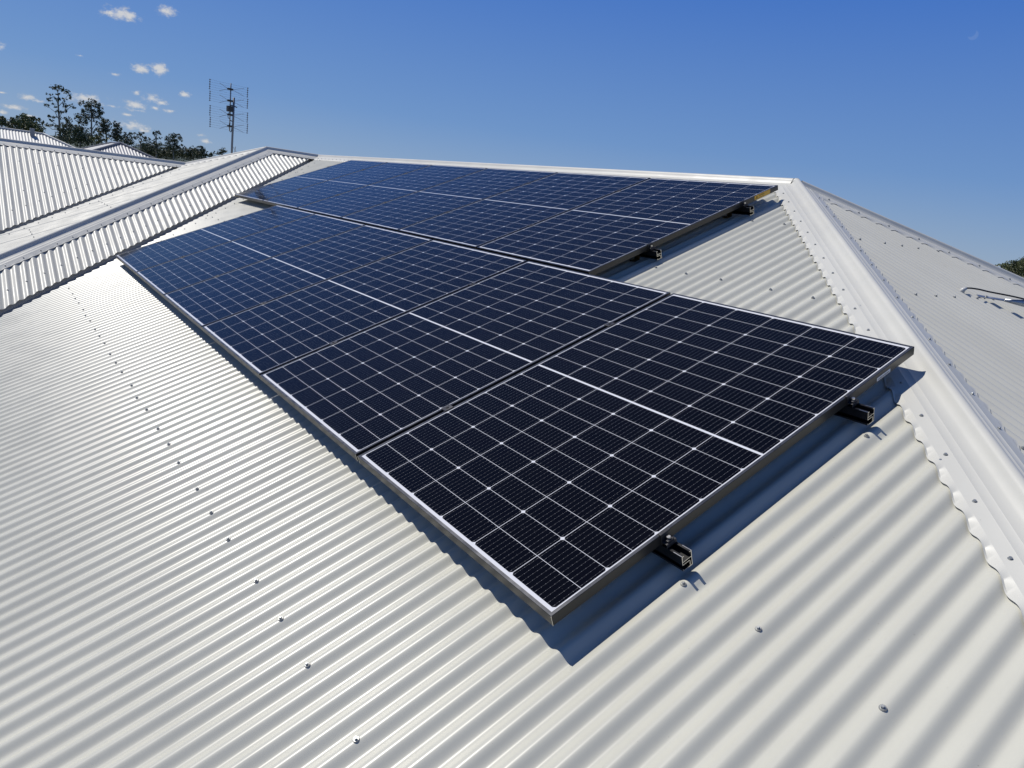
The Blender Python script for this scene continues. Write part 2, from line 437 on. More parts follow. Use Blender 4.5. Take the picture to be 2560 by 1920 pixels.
fM, fR, fW, fE, fCf = ('x', -.136), ('y', .013), ('y', .02), ('x', 0), ('y', .03)
UPA = V3((0, 0, .004))
cap_hip, h1, h2 = cap(A + HP * .02 + UPA, A + HP * K_E + UPA, N_MAIN, N_XP, fM, fR, 1, 1, .008, label='wide hip capping running down the right side')
cap_rdg, _, _ = cap(V3((VX - .02, YR, ZR)), A + V3((-.02, 0, 0)), N_MAIN, N_YP, fM, fM, 1, 1, .012, label='ridge capping along the top of the slope')
cap_bh, b1, _ = cap(A + V3((1, 1, -T)) * .02, A + V3((1, 1, -T)) * 6.3, N_XP, N_YP, fR, fM, 1, 1, .012, label='hip capping falling away at the right')
cap_wh, w1, w2 = cap(P1 + HP * .015, P1 + HP * K_E, N_XP, N_MAIN, fW, fE, .25, .25, .012, label='capping along the hip of the wing')
cap_wr, r1, _ = cap(P1 + V3((0, -.015, .003)), P2 + V3((0, .02, .003)), N_XP, N_XN, fW, fW, .25, .25, .012, label='short ridge capping at the top of the wing')
cap_nn, _, _ = cap(P1 + V3((-1, -1, -T)) * .015, P1 + V3((-1, -1, -T)) * 1.0, N_MAIN, N_XN, fE, fW, .6, .6, .012)
cap_c, c1, _ = cap(V3((QX, -9, QZ)), V3((QX, QY + .05, QZ)), N_XP, N_XN, fCf, fCf, .3, .3, .012, label='ridge capping at the far left')
# rounded joints where the caps meet
def dome(P, r=.026):
    bm = bmesh.new(); bmesh.ops.create_uvsphere(bm, u_segments=20, v_segments=12, radius=r)
    for v in bm.verts: v.co = v.co * 1.0 + P + HL
    me = bpy.data.meshes.new('cap_joint'); bm.to_mesh(me); bm.free(); me.materials.append(CAPM)
    for p in me.polygons: p.use_smooth = True
    return link('cap_joint', me, house)
for P in (A + V3((0, 0, .006)), P1 + V3((0, 0, .006))): dome(P, .030)

# --- valley trays
def valley(S, k, n1, n2):
    d = V3((1, -1, -T)).normalized(); L_ = k
    out1 = V3((n1.x, n1.y, 0)); out2 = V3((n2.x, n2.y, 0))
    S = V3(S)
    e1 = n1.cross(d).normalized(); e2 = n2.cross(d).normalized()
    if e1.dot(UP) < 0: e1 = -e1
    if e2.dot(UP) < 0: e2 = -e2
    vs = []; fs = []
    for t in (0, L_):
        o = S + V3((1, -1, -T)) * t + HL
        vs += [o + e1 * .19 - n1 * .022, o + e1 * .085 - n1 * .024, o + e1 * .06 - n1 * .058, o - UP * .075, o + e2 * .06 - n2 * .058, o + e2 * .085 - n2 * .024, o + e2 * .19 - n2 * .022]
    for j in range(6): fs.append((j, j + 1, j + 8, j + 7))
    mesh_obj('valley_tray', vs, fs, [TRAY], house)
valley(P2, K_E, N_XP, N_MAIN); valley(Q, (QZ - ZE) / T, N_XP, N_MAIN)

# --- walls, fascia and gutter below the roof
def wallbox(x0, x1, y0, y1):
    m = MB(); m.box((x0, y0, 0), (x1, y1, 3.9 + ZE - .06)); m.build('wall', BRICK, house)
wallbox(VX + .5, AX + K_E - .5, YR - K_E + .5, YR + K_E - .5)
wallbox(VX - K_E + .5, VX + .49, -8.5, YR + K_E - .5)
def edge(a, b):
    a, b = V3(a), V3(b); d = (b - a).normalized(); n_ = V3((d.y, -d.x, 0))
    m = MB(); fr = (a + HL, d, n_, UP); L_ = (b - a).length
    m.box((0, -.02, -.24), (L_, 0, -.03), 0, fr); m.box((0, .004, -.15), (L_, .12, -.145), 0, fr); m.box((0, .116, -.144), (L_, .12, -.03), 0, fr)
    m.build('gutter', GUT, house)
ex, ey = AX + K_E, YR - K_E
edge((VX + K_E, ey, ZE), (ex, ey, ZE)); edge((ex, ey, ZE), (ex, YR + K_E, ZE))

# --- roofing screws (sub-parts of the sheet or cap they hold)
def screw_mesh():
    m = MB()
    m.tube([(0, 0, -.001), (0, 0, .0014), (0, 0, .0022)], [.0082, .0082, .0058], 14, 1)
    m.tube([(0, 0, .0014), (0, 0, .0032)], [.0070, .0066], 14, 0)
    m.tube([(0, 0, .0030), (0, 0, .0072), (0, 0, .0080)], [.0046, .0046, .0038], 6, 0)
    me = bpy.data.meshes.new('roof_screw'); me.from_pydata([tuple(v) for v in m.v], [], m.f); me.materials.append(SCREW); me.materials.append(WASH)
    me.polygons.foreach_set('material_index', m.m); me.update(); return me
SM = screw_mesh()
def screw(P, n, parent, lift=0.0):
    q = (n + V3((random.uniform(-.05, .05), random.uniform(-.05, .05), 0))).to_track_quat('Z', 'Y')
    o = link('roof_screw', SM, parent); o.location = V3(P) + HL + n * lift
    o.rotation_mode = 'QUATERNION'; o.rotation_quaternion = q @ Matrix.Rotation(random.uniform(0, 6), 3, 'Z').to_quaternion(); return o
def mainpt(x, v):            # point on the crest plane of the main slope, v measured up the slope from the panels' lower edge
    return V3((x, 0, 0)) + V3((0, c_, s_)) * v - N_MAIN * .10
pat = [0, 3, 6]              # three screws to a sheet
rows = (-1.39, -.51, .37, 1.25, 2.15, 3.04)
for v in rows:
    for k in range(-16, 8):
        for q in pat:
            x = -.136 + CP * (k * 10 + q)
            P = mainpt(x, v + random.uniform(-.006, .006)); b = (YR - P.y)
            if not (x - AX < b - .12 and b < x - VX - .2): continue
            under = (v > -.1 and v < 1.73 and -6.95 < x < .02) or (v > 1.72 and v < 3.5 and -8.68 < x < -1.74)
            if under or v < -1.3 and x < -1.5 and x < -6: continue
            screw(P, N_MAIN, main)
for i in range(24):          # the line of screws beside the valley
    x = -.136 + CP * (-141 + 2 * i + 0); y = (VX + YR) + .33 - x
    z = ZR - (YR - y) * T
    P = V3((x, y, z))
    if y > YR - .1 or (x > -6.4): continue
    screw(P, N_MAIN, main)
for i in range(60):          # wing slope: along the valley and along the cap
    y = .02 + CP * (40 - 2 * i); x = -7.63 - y
    if y > P1Y + .2 or x > -6.2: continue
    screw(V3((x, y, ZR - (x - VX) * T)), N_XP, wing)
    xm = VX + (P1Y - y) + .70
    if y < P1Y - .3 and i % 2 == 0 and False: screw(V3((xm, y, ZR - (xm - VX) * T)), N_XP, wing)
for j, (dx, lo) in enumerate(((.95, -1.4), (1.6, -1.6))):
    pass
for i in range(40):          # wing end slope: beside the valley and batten rows
    x = CP * (-148 + 2 * i); y = -10.19 + .40 - x + .0
    if -11.4 < x < -7.0 and y < P1Y - abs(x - VX) - .15: screw(V3((x, y, ZR - (P1Y - y) * T)), N_MAIN, wingend)
for y in (.22, -.61, -1.45):
    for i in range(90):
        x = CP * (-150 + i)
        if i % 10 in (0, 4, 7) and y < P1Y - abs(x - VX) - .12 and x + y > -10.19 + .5: screw(V3((x, y, ZR - (P1Y - y) * T)), N_MAIN, wingend)
for x in (-11.31, -10.45, -9.6):
    for i in range(60):
        y = .03 + CP * (22 - i)
        if i % 10 in (0, 4, 7) and x + y < -10.19 - .5 and y > -2.6: screw(V3((x, y, QZ - (x - QX) * T)), N_XP, cface)
for i in range(20):
    y = .03 + CP * (22 - 2 * i); x = -10.63 - y
    if x > QX + .3 and y > -2: screw(V3((x, y, QZ - (x - QX) * T)), N_XP, cface)
for x in (-1.055, -.474, .42, 1.3):
    for i in range(-60, 60):
        y = .013 + CP * (i + 45)
        if (i + 45) % 10 in (0, 4, 7) and abs(YR - y) < x - AX - .22 and -1 < y < 6.5: screw(V3((x, y, ZR - (x - AX) * T)), N_XP, right)
# cap screws sit on crests
def cap_screws(o, S, d, e, n, face, wid, k0, k1, every, lim):
    kind, a0 = face; cnt = 0
    for k in range(k0, k1):
        a = a0 + CP * every * k
        # find t where the a-coordinate of S + d t + e*wid equals a
        p0 = S + e * wid; num = (a - (p0.x if kind == 'x' else p0.y)); den_ = (d.x if kind == 'x' else d.y)
        t = num / den_
        if .15 < t < lim: screw(p0 + d * t, n, o, .005); cnt += 1
hpd = HP.normalized(); bpd = V3((1, 1, -T)).normalized()
cap_screws(cap_hip, A, hpd, h1, N_MAIN, fM, .122, -60, 80, 2, 5.2)
cap_screws(cap_hip, A, hpd, h2, N_XP, fR, .122, -60, 80, 2, 5.2)
cap_screws(cap_bh, A, bpd, b1, N_XP, fR, .122, -10, 90, 2, 4.5)
cap_screws(cap_wh, P1, hpd, w1, N_XP, fW, .135, -60, 80, 2, 6.2)
cap_screws(cap_wh, P1, hpd, w2, N_MAIN, fE, .135, -160, 80, 2, 6.2)
cap_screws(cap_wr, P1, V3((0, 1, 0)), r1, N_XP, fW, .135, -60, 80, 2, .8)
cap_screws(cap_c, V3((QX, -9, QZ)), V3((0, 1, 0)), c1, N_XP, fCf, .135, -160, 80, 2, 10.6)
cap_screws(cap_rdg, V3((VX, YR, ZR)), V3((1, 0, 0)), D_MAIN, N_MAIN, fM, .122, -160, 80, 2, 9)

# ------------------------------------------------------------------ solar panels
VD = V3((0, c_, s_)); ND = N_MAIN
ROT = Matrix((AXX, VD, ND)).transposed().to_quaternion()
def panel_proto():
    r = empty('solar_panel'); r.rotation_mode = 'QUATERNION'; r.rotation_quaternion = ROT
    lip, th = .0105, .0018
    m = MB()
    # four mitred frame bars: outer wall, top lip, inner wall, bottom flange
    O = [(0, 0), (PW, 0), (PW, PL), (0, PL)]; I = [(lip, lip), (PW - lip, lip), (PW - lip, PL - lip), (lip, PL - lip)]
    ch = .0010
    Oc = [(ch, ch), (PW - ch, ch), (PW - ch, PL - ch), (ch, PL - ch)]
    J = [(th, th), (PW - th, th), (PW - th, PL - th), (th, PL - th)]
    G = [(.025, .025), (PW - .025, .025), (PW - .025, PL - .025), (.025, PL - .025)]
    for i in range(4):
        j = (i + 1) % 4
        P = lambda A_, z, q: (A_[q][0], A_[q][1], z)
        m.quad(P(O, -PH, i), P(O, -PH, j), P(O, -ch, j), P(O, -ch, i))
        m.quad(P(O, -ch, i), P(O, -ch, j), P(Oc, 0, j), P(Oc, 0, i))
        m.quad(P(Oc, 0, i), P(Oc, 0, j), P(I, 0, j), P(I, 0, i), 1)
        m.quad(P(I, 0, i), P(I, 0, j), P(I, -.004, j), P(I, -.004, i))
        m.quad(P(J, -PH + .0015, j), P(J, -PH + .0015, i), P(J, -.006, i), P(J, -.006, j))
        m.quad(P(O, -PH, j), P(O, -PH, i), P(G, -PH, i), P(G, -PH, j))
        m.quad(P(G, -PH + .0015, j), P(G, -PH + .0015, i), P(J, -PH + .0015, i), P(J, -PH + .0015, j))
    m.build('frame', [FRAME, LIP], r)
    g_ = MB(); g_.quad((.009, .009, -.0013), (PW - .009, .009, -.0013), (PW - .009, PL - .009, -.0013), (.009, PL - .009, -.0013))
    g_.build('cell_glass', CELLS, r)
    b_ = MB(); b_.box((.003, .003, -.0062), (PW - .003, PL - .003, -.0056)); b_.box((.12, PL / 2 - .03, -.024), (.22, PL / 2 + .03, -.0064), 1)
    b_.box((PW / 2 - .05, PL / 2 - .03, -.024), (PW / 2 + .05, PL / 2 + .03, -.0064), 1); b_.build('backsheet', [BACK, BLACKP], r)
    # bright edge of the mitre at the two lower corners
    for x, sx in ((0, -1), (PW, 1)):
        e = MB(); e.tube([(x + sx * .0002, -.0002, -.001), (x + sx * .0002, -.0002, -PH)], .0007, 5); e.build('corner_seam', CUT, r)
    return r
def copy_tree(o, parent=None):
    c = o.copy(); C.objects.link(c); c.parent = parent
    if parent is not None: c.matrix_parent_inverse = o.matrix_parent_inverse
    for ch in list(o.children): copy_tree(ch, c)
    return c
proto = panel_proto()
def plane_pt(u, v, w=0.0): return V3((u, 0, 0)) + VD * v + ND * w
UPOFF, VOFF = -1.7721, PL + .0277
low_names = ['front corner panel of the nearer row, free edge beside the wide hip capping',
 'solar panel in the nearer row directly behind the front corner panel',
 'solar panel third from the front corner in the nearer row of six',
 'solar panel fourth from the front corner in the nearer row of six',
 'solar panel in the nearer row with one more panel between it and the grey valley',
 'last solar panel of the nearer row, its lower corner by the wing roof valley']
up_names = ['solar panel of the upper row with the yellow warning sticker on its black side',
 'solar panel in the upper row next to the one with the yellow sticker',
 'solar panel third from the right end of the upper row of six',
 'solar panel fourth from the right end of the upper row of six',
 'solar panel in the upper row with one more panel between it and the left end',
 'leftmost solar panel of the upper row, overhanging beside the wing roof and mirroring it']
first = True; corner_panels = {}
for row, (u0, v0, names) in enumerate(((0, 0, low_names), (UPOFF, VOFF, up_names))):
    for i in range(6):
        p = proto if first else copy_tree(proto); first = False
        p.location = plane_pt(u0 - PW - i * (PW + PG), v0, 0)
        tag(p, names[i], 'solar panel', 'dark framed solar panels in two rows of six')
        corner_panels[(row, i)] = p
# label on the side of the right upper panel: yellow strip with warning triangle and wording
def text_mesh(s, size):
    cu = bpy.data.curves.new('t', 'FONT'); cu.body = s; cu.size = size; cu.resolution_u = 2
    o = bpy.data.objects.new('t', cu); C.objects.link(o); dg = bpy.context.evaluated_depsgraph_get()
    me = bpy.data.meshes.new_from_object(o.evaluated_get(dg)); bpy.data.objects.remove(o); return me
pp = corner_panels[(0 + 1, 0)]
lx = PW + .0006
lb = MB(); lb.box((PW + .0002, 1.47, -.0300), (PW + .0008, 1.635, -.0015)); sl_ = lb.build('warning_label', YEL, pp); sl_['label'] = 'yellow warning sticker'
tm = text_mesh('WARNING', .012); tm.materials.append(INK)
to = link('lettering', tm, sl_); to.matrix_local = Matrix(((0, 0, 1, PW + .0012), (1, 0, 0, 1.515), (0, 1, 0, -.0145), (0, 0, 0, 1)))
tm2 = text_mesh('SOLAR DC CABLES', .006); tm2.materials.append(INK)
to2 = link('lettering', tm2, sl_); to2.matrix_local = Matrix(((0, 0, 1, PW + .0012), (1, 0, 0, 1.517), (0, 1, 0, -.0245), (0, 0, 0, 1)))
tri = MB(); 
for (a, b) in (((1.4800, -.026), (1.5060, -.026)), ((1.5060, -.026), (1.4930, -.006)), ((1.4930, -.006), (1.4800, -.026))):
    tri.tube([(PW + .0012, a[0], a[1]), (PW + .0012, b[0], b[1])], .0009, 4)
tri.box((PW + .0008, 1.4915, -.020), (PW + .0014, 1.4945, -.012)); tri.box((PW + .0008, 1.4915, -.0235), (PW + .0014, 1.4945, -.0215))
tri.build('warning_triangle', INK, sl_)
pp = corner_panels[(0, 0)]
lb = MB(); lb.box((PW + .0002, 1.475, -.029), (PW + .0010, 1.56, -.016)); s2 = lb.build('serial_label', STICK, pp); s2['label'] = 'small white sticker'
lb = MB()
for k in range(22):
    y = 1.482 + k * .0033; lb.box((PW + .0011, y, -.0265), (PW + .0014, y + random.uniform(.0006, .0018), -.0205))
lb.build('bar_marks', INK, s2)

# ------------------------------------------------------------------ mounting rails with clamps and feet
def rail(u0, u1, v, label):
    r = empty('mounting_rail'); r.rotation_mode = 'QUATERNION'; r.rotation_quaternion = ROT
    r.location = plane_pt(u1, v, -PH - .001)
    L_ = u1 - u0; wd, ht, t = .038, .050, .0022
    m = MB()
    def pl(y0, y1, z0, z1): m.extrude([(y0, z0), (y1, z0), (y1, z1), (y0, z1)], -L_, 0, lambda a, b, y: V3((y, a, b)), 0, 1)
    h2_ = wd / 2
    pl(-h2_, -h2_ + t, -ht * .60, 0)                 # left wall, upper part
    pl(h2_ - t, h2_, -ht, 0)                         # right wall
    pl(-h2_ + t, h2_ - t, -ht * .42, -ht * .42 + t)  # web of the top channel
    pl(-h2_ + t, -h2_ + .008, -t, 0); pl(h2_ - .008, h2_ - t, -t, 0)
    pl(-h2_ + t, h2_ - .010, -ht * .60, -ht * .60 + t)
    pl(h2_ - .010, h2_ - .010 + t, -ht * .92, -ht * .60)
    pl(-h2_, h2_ - t, -ht, -ht + t)                  # bottom
    pl(-h2_, -h2_ + t, -ht + t, -ht + .007)
    m.build('rail', [RAILM, CUT], r)
    # bright sawn edges of the top lips near the open end
    for y in (-h2_ + .0011, h2_ - .0011):
        e = MB(); e.box((-.030, y - .0009, .0001), (.0002, y + .0009, .0006)); e.build('cut_edge', CUT, r)
    # end clamp (right end) and its bolt, mirrored at the left end
    for s, x0 in ((1, u_edge_r - u1), (-1, u_edge_l - u1)):
        c = MB(); z1 = PH + .001
        def bx(a, b, y0, y1, z0, z1_): c.box((min(x0 + s * a, x0 + s * b), y0, z0), (max(x0 + s * a, x0 + s * b), y1, z1_))
        bx(-.008, .004, -.019, .019, z1 + .0002, z1 + .0032)
        bx(.001, .004, -.019, .019, .001, z1 + .0001)
        bx(.0042, .024, -.019, .019, .010, .013)
        bx(.021, .024, -.019, .019, .0004, .0098)
        bx(.012, .022, -.012, .012, .0132, .019)
        cl = c.build('end_clamp', CLAMP, r, bevel=.0008)
        b = MB(); b.tube([(x0 + s * .013, 0, .0192), (x0 + s * .013, 0, .026)], .006, 12); b.build('bolt', CUT if s > 0 else CLAMP, cl)
    for i in range(1, 6):
        x = (u_edge_r - i * (PW + PG) + PG / 2) - u1
        c = MB(); z1 = PH + .001
        c.box((x - .0175, -.020, z1 + .0002), (x + .0175, .020, z1 + .0032)); c.box((x - .008, -.020, .004), (x + .008, .020, z1))
        cl = c.build('mid_clamp', CLAMP, r, bevel=.0008)
        b = MB(); b.tube([(x, 0, z1 + .0034), (x, 0, z1 + .0062)], [.0062, .0055], 14); b.tube([(x, 0, z1 + .0062), (x, 0, z1 + .0066)], .0028, 6, 1); b.build('bolt', [CLAMP, BLACKP], cl)
    for i in range(7):
        x = -.16 - i * 1.12
        if x < -L_ + .05: break
        c = MB(); c.box((x - .02, -h2_ - .05, -.0665), (x + .02, -h2_ - .003, -.0625)); c.box((x - .02, -h2_ - .0068, -.0622), (x + .02, -h2_ - .0030, -.018)); c.box((x - .02, -h2_ - .05, -.0624), (x + .02, -h2_ - .045, -.056))
        c.build('roof_bracket', CLAMP if i else BRASS, r, bevel=.0008)
    tag(r, label, 'mounting rail', 'black aluminium rails under the panels')
for (row, v, pr, lbl) in ((0, .408, .074, 'black mounting rail under the nearer panels, its sawn end lowest in the picture'),
                          (0, 1.305, .076, 'black mounting rail whose sawn end pokes out beside the front corner panel, near the hip'),
                          (1, VOFF + .485, .068, 'lower black mounting rail of the upper row, open end above bare roof'),
                          (1, VOFF + 1.352, .066, 'upper black mounting rail of the far row, ending just below the yellow sticker')):
    ur = 0 if row == 0 else UPOFF
    u_edge_r = ur; u_edge_l = ur - 6 * (PW + PG) + PG
    rail(u_edge_l - .045, ur + pr, v, lbl)

# ------------------------------------------------------------------ galvanised stay with cable on the right slope
def rp(x, y, h=0.0): return V3((x, y, ZR - (x - AX) * T)) + N_XP * h
st = tag(empty('roof_stay', rp(-.47, 3.45)), 'grey galvanised steel stay tube with flattened foot and black cable on the right slope', 'steel tube')
O_ = -rp(-.47, 3.45)
foot, far = rp(-.475, 3.47, .012), CAM + ray(2630, 770) * 4.97
def q(p): return V3(p) + O_
m = MB()
d_ = (far - foot).normalized()
pts = [foot + d_ * t for t in (.10, .20, .5, 1.0, 1.9)]
m.tube([q(p) for p in pts], [.008, .0200, .0215, .0215, .0215], 16); m.build('tube', GALV, st, True)
m = MB(); sd = d_.cross(N_XP).normalized()
fr = (q(foot), d_, sd, d_.cross(sd) * -1)
m.box((-.045, -.016, -.002), (.13, .016, .002), 0, fr); m.build('flattened_foot', GALV, st, bevel=.001)
m = MB(); m.tube([q(foot + N_XP * .002), q(foot + N_XP * .010)], .006, 6); m.tube([q(foot + d_ * .0 - N_XP * .012), q(foot + N_XP * .002)], .004, 8); m.build('foot_bolt', SCREW, st)
entry = rp(-.545, 3.33, .0)
side_ = sd * .022
cpts = [entry + N_XP * .0, entry + N_XP * .020 + V3((.005, .02, 0)), entry.lerp(foot, .5) + N_XP * .032, foot + N_XP * .034, foot + d_ * .12 + N_XP * .030, foot + d_ * .22 + N_XP * .022, foot + d_ * .32 + N_XP * .004 - sd * .020, foot + d_ * .42 - N_XP * .018 - sd * .008, foot + d_ * .7 - N_XP * .021, foot + d_ * 1.3 - N_XP * .022, foot + d_ * 1.9 - N_XP * .022]
# smooth the cable
def smoothpts(P, n=8):
    o = []
    for i in range(len(P) - 1):
        p0, p1, p2, p3 = P[max(i - 1, 0)], P[i], P[i + 1], P[min(i + 2, len(P) - 1)]
        for k in range(n):
            t = k / n; o.append(.5 * ((2 * p1) + (p2 - p0) * t + (2 * p0 - 5 * p1 + 4 * p2 - p3) * t * t + (3 * p1 - p0 - 3 * p2 + p3) * t ** 3))
    return o + [P[-1]]
m = MB(); m.tube([q(p) for p in smoothpts(cpts)], .0045, 8); m.build('cable', CABLE, st, True)
m = MB(); m.tube([q(entry - N_XP * .012), q(entry + N_XP * .010), q(entry + N_XP * .02 + V3((.004, .012, 0)))], [.017, .012, .008], 14); m.build('cable_boot', GUT, st, True)
m = MB(); m.tube([q(foot + d_ * .40), q(foot + d_ * .455)], .0240, 16); m.box((.40, -.012, .016), (.45, .012, .030), 0, (q(foot), d_, sd, sd.cross(d_))); m.build('strap', BLACKP, st, True)

# ------------------------------------------------------------------ television antenna on the far side of the wing
AD = 15.0
hb = V3((-.2331, .9725, 0)); bx_ = hb.cross(UP).normalized()       # reflector width direction, boresight
if bx_.dot(FWD) > 0: bx_ = -bx_
def ap(px, py): return CAM + ray(px, py) * AD
base = ap(579, 386); top = ap(585, 244)
an = tag(empty('tv_antenna', base), 'tall grey television antenna of four stacked bays on a mast behind the wing roof', 'antenna')
q = lambda p: V3(p) - base
m = MB(); m.tube([q(base - UP * .6), q(ap(580, 364)), q(ap(583, 300)), q(top)], [.022, .019, .018, .018], 10); m.build('mast', DARKAL, an, True)
m = MB(); m.tube([q(ap(577.5, 208)), q(ap(576, 250)), q(ap(574, 328))], [.010, .011, .010], 8); m.build('boom', DARKAL, an, True)
m = MB(); m.tube([q(base + V3((.0, .0, -.6))), q(ap(584, 366)) + V3((.05, .02, 0))], .008, 6); m.tube([q(ap(580, 364)), q(ap(588, 376)), q(ap(594, 384))], .004, 6); m.build('mast_stay', GALV, an)
wl, wr = .335, .385
for (yl0, yl1, yr0, yr1) in ((201, 224, 219, 242), (230, 253, 247.5, 270), (266.5, 290, 281.5, 304.5), (295, 318, 310, 332.5)):
    gL0, gL1 = ap(530, yl0), ap(529, yl1)
    ctr0 = ap(576, (yl0 + yr0) / 2 - .5); ctr1 = ap(575, (yl1 + yr1) / 2 - .5)
    m = MB()
    for k in range(5):
        cc = ctr0.lerp(ctr1, k / 4) - bx_ * .04
        m.tube([q(cc - hb * .37), q(cc + hb * .37)], .0012, 5)
    a0_, a1_ = ctr0 - bx_ * .04, ctr1 - bx_ * .04
    for s in (-1, 1):
        m.tube([q(a0_ + hb * .37 * s + UP * .008), q(a1_ + hb * .37 * s - UP * .008)], .0055, 6)
        for k in range(5):
            cc = ctr0.lerp(ctr1, k / 4) - bx_ * .04; m.tube([q(cc + hb * (.37 * s - .012)), q(cc + hb * (.37 * s + .012))], .008, 6)
    m.build('reflector', DARKAL, an)
for y in (223, 252, 287, 315.5):
    cc = ap(575.5, y); m = MB()
    m.box((-.045, -.03, -.016), (.045, .03, .016), 1, (q(cc), hb, bx_, UP))
    for s in (-1, 1):
        for dz in (-.075, .06):
            m.tube([q(cc + hb * .04 * s), q(cc + hb * .24 * s + UP * dz + bx_ * .06)], .0032, 5)
    m.build('dipole', [DARKAL, BLACKP], an)
m = MB(); m.box((-.05, -.03, -.05), (.05, .05, .05), 0, (q(ap(574, 272)), hb, bx_, UP)); m.build('junction_box', BLACKP, an, bevel=.005)
m = MB(); m.tube([q(ap(574, 262)), q(ap(584, 265)), q(ap(593, 269))], .010, 6); m.tube([q(ap(574, 300)), q(ap(584, 305))], .010, 6); m.build('mast_clamp', BLACKP, an)
m = MB(); m.tube([q(p) for p in smoothpts([ap(573, 280), ap(570, 292), ap(575, 300), ap(573, 312), ap(574, 326), ap(578, 328), ap(582, 300), ap(584.5, 285)])], .006, 6); m.build('antenna_cable', CABLE, an)

# ------------------------------------------------------------------ ground and distant land
def ground_mat():
    M = mat('dry_grass', (.11, .12, .05), .95); nt = M.node_tree; b = nt.nodes['Principled BSDF']; tc = nt.nodes.new('ShaderNodeTexCoord')
    n = noise(nt, .08, 6, tc.outputs['Object'], .6); n2 = noise(nt, 3, 4, tc.outputs['Object'], .6)
    c1 = mixc(nt, smooth(nt, n.outputs[0], .35, .65), (.13, .12, .06), (.07, .10, .035)); c1 = mixc(nt, NX(nt, n2.outputs[0]) * .5, c1, (.05, .07, .03)); nt.links.new(c1, b.inputs['Base Color']); return M
GM = ground_mat()
vs, fs = [], []
rings = [0, 10, 30, 80, 200, 600, 2000, 6000]; seg = 64
for r in rings:
    for k in range(seg):
        t = 2 * math.pi * k / seg; vs.append((r * math.cos(t), r * math.sin(t), -3.9))
for i in range(len(rings) - 1):
    for k in range(seg):
        a = i * seg + k; b = i * seg + (k + 1) % seg; fs.append((a, b, b + seg, a + seg))
tag(mesh_obj('ground', vs, fs, [GM]), kind='structure')
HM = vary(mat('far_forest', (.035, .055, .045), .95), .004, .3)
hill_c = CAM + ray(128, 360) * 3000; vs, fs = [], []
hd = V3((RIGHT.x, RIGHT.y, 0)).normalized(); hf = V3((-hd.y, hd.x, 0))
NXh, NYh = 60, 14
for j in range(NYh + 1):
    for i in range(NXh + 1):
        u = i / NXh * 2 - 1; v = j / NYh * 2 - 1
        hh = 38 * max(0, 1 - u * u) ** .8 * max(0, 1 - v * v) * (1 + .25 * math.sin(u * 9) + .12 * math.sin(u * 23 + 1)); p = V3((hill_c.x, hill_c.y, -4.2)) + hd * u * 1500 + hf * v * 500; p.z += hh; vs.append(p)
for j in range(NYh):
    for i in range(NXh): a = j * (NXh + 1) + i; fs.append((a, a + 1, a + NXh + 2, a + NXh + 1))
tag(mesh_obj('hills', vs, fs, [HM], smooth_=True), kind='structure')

# ------------------------------------------------------------------ neighbouring houses
ROOF2 = mat('neighbour_steel', (.50, .50, .47), .5); TRIM2 = mat('neighbour_trim', (.16, .16, .17), .4); ROOF3 = mat('neighbour_grey_steel', (.34, .34, .35), .5)
def neighbour(name, label, ridge0, ridge1, run, col_roof, trim, pitch=.0762, vent=None):
    """hip roof between two ridge ends; ridge runs along world X or Y"""
    r0, r1 = V3(ridge0), V3(ridge1); d = (r1 - r0).normalized(); Lr = (r1 - r0).length
    z0 = -3.9; b = V3((r0.x, r0.y, z0)); h = tag(empty(name, b), label, 'house'); off = V3((-b.x, -b.y, -b.z))
    bm_ = run / c_; along_x = abs(d.x) > .5
    lo, hi = (min(r0.x, r1.x), max(r0.x, r1.x)) if along_x else (min(r0.y, r1.y), max(r0.y, r1.y))
    z = r0.z
    f_side = lambda a: max(.03, (lo - a) / c_ + .02, (a - hi) / c_ + .02)
    if along_x:
        for dn, n in ((D_MAIN, N_MAIN), (D_YP, N_YP)):
            sheet('roof', (0, r0.y, z), AXX, dn, n, lo - run, hi + run, f_side, lambda a: bm_, 0, 6, False, M=col_roof, parent=h, off=off)
        for dn, n, xx in ((D_XP, N_XP, hi), (D_XN, N_XN, lo)):
            sheet('roof', (xx, 0, z), AXY, dn, n, r0.y - run, r0.y + run, lambda a: abs(a - r0.y) / c_ + .02, lambda a: bm_, 0, 6, False, M=col_roof, parent=h, off=off)
        ends = [(V3((hi, r0.y, z)), 1), (V3((lo, r0.y, z)), -1)]
    else:
        for dn, n in ((D_XP, N_XP), (D_XN, N_XN)):
            sheet('roof', (r0.x, 0, z), AXY, dn, n, lo - run, hi + run, f_side, lambda a: bm_, 0, 6, False, M=col_roof, parent=h, off=off)
        for dn, n, yy in ((D_YP, N_YP, hi), (D_MAIN, N_MAIN, lo)):
            sheet('roof', (0, yy, z), AXX, dn, n, r0.x - run, r0.x + run, lambda a: abs(a - r0.x) / c_ + .02, lambda a: bm_, 0, 6, False, M=col_roof, parent=h, off=off)
        ends = [(V3((r0.x, hi, z)), 1), (V3((r0.x, lo, z)), -1)]
    m = MB()
    m.tube([r0 + off + UP * .005, r1 + off + UP * .005], .03, 8)
    for P, s in ends:
        for t in (-1, 1):
            e = V3((s, t, -T)) if along_x else V3((t, s, -T))
            m.tube([P + off + UP * .005, P + e * run + off + UP * .005], .035, 8)
    m.build('ridge_cap', trim, h)
    x0, x1, y0, y1 = (lo - run, hi + run, r0.y - run, r0.y + run) if along_x else (r0.x - run, r0.x + run, lo - run, hi + run)
    m = MB(); m.box((x0 + .5 - b.x, y0 + .5 - b.y, 0), (x1 - .5 - b.x, y1 - .5 - b.y, z - run * T - z0 - .05)); m.build('wall', BRICK, h)
    return h, off
p = CAM + ray(108, 335) * 27; run2 = 5.2
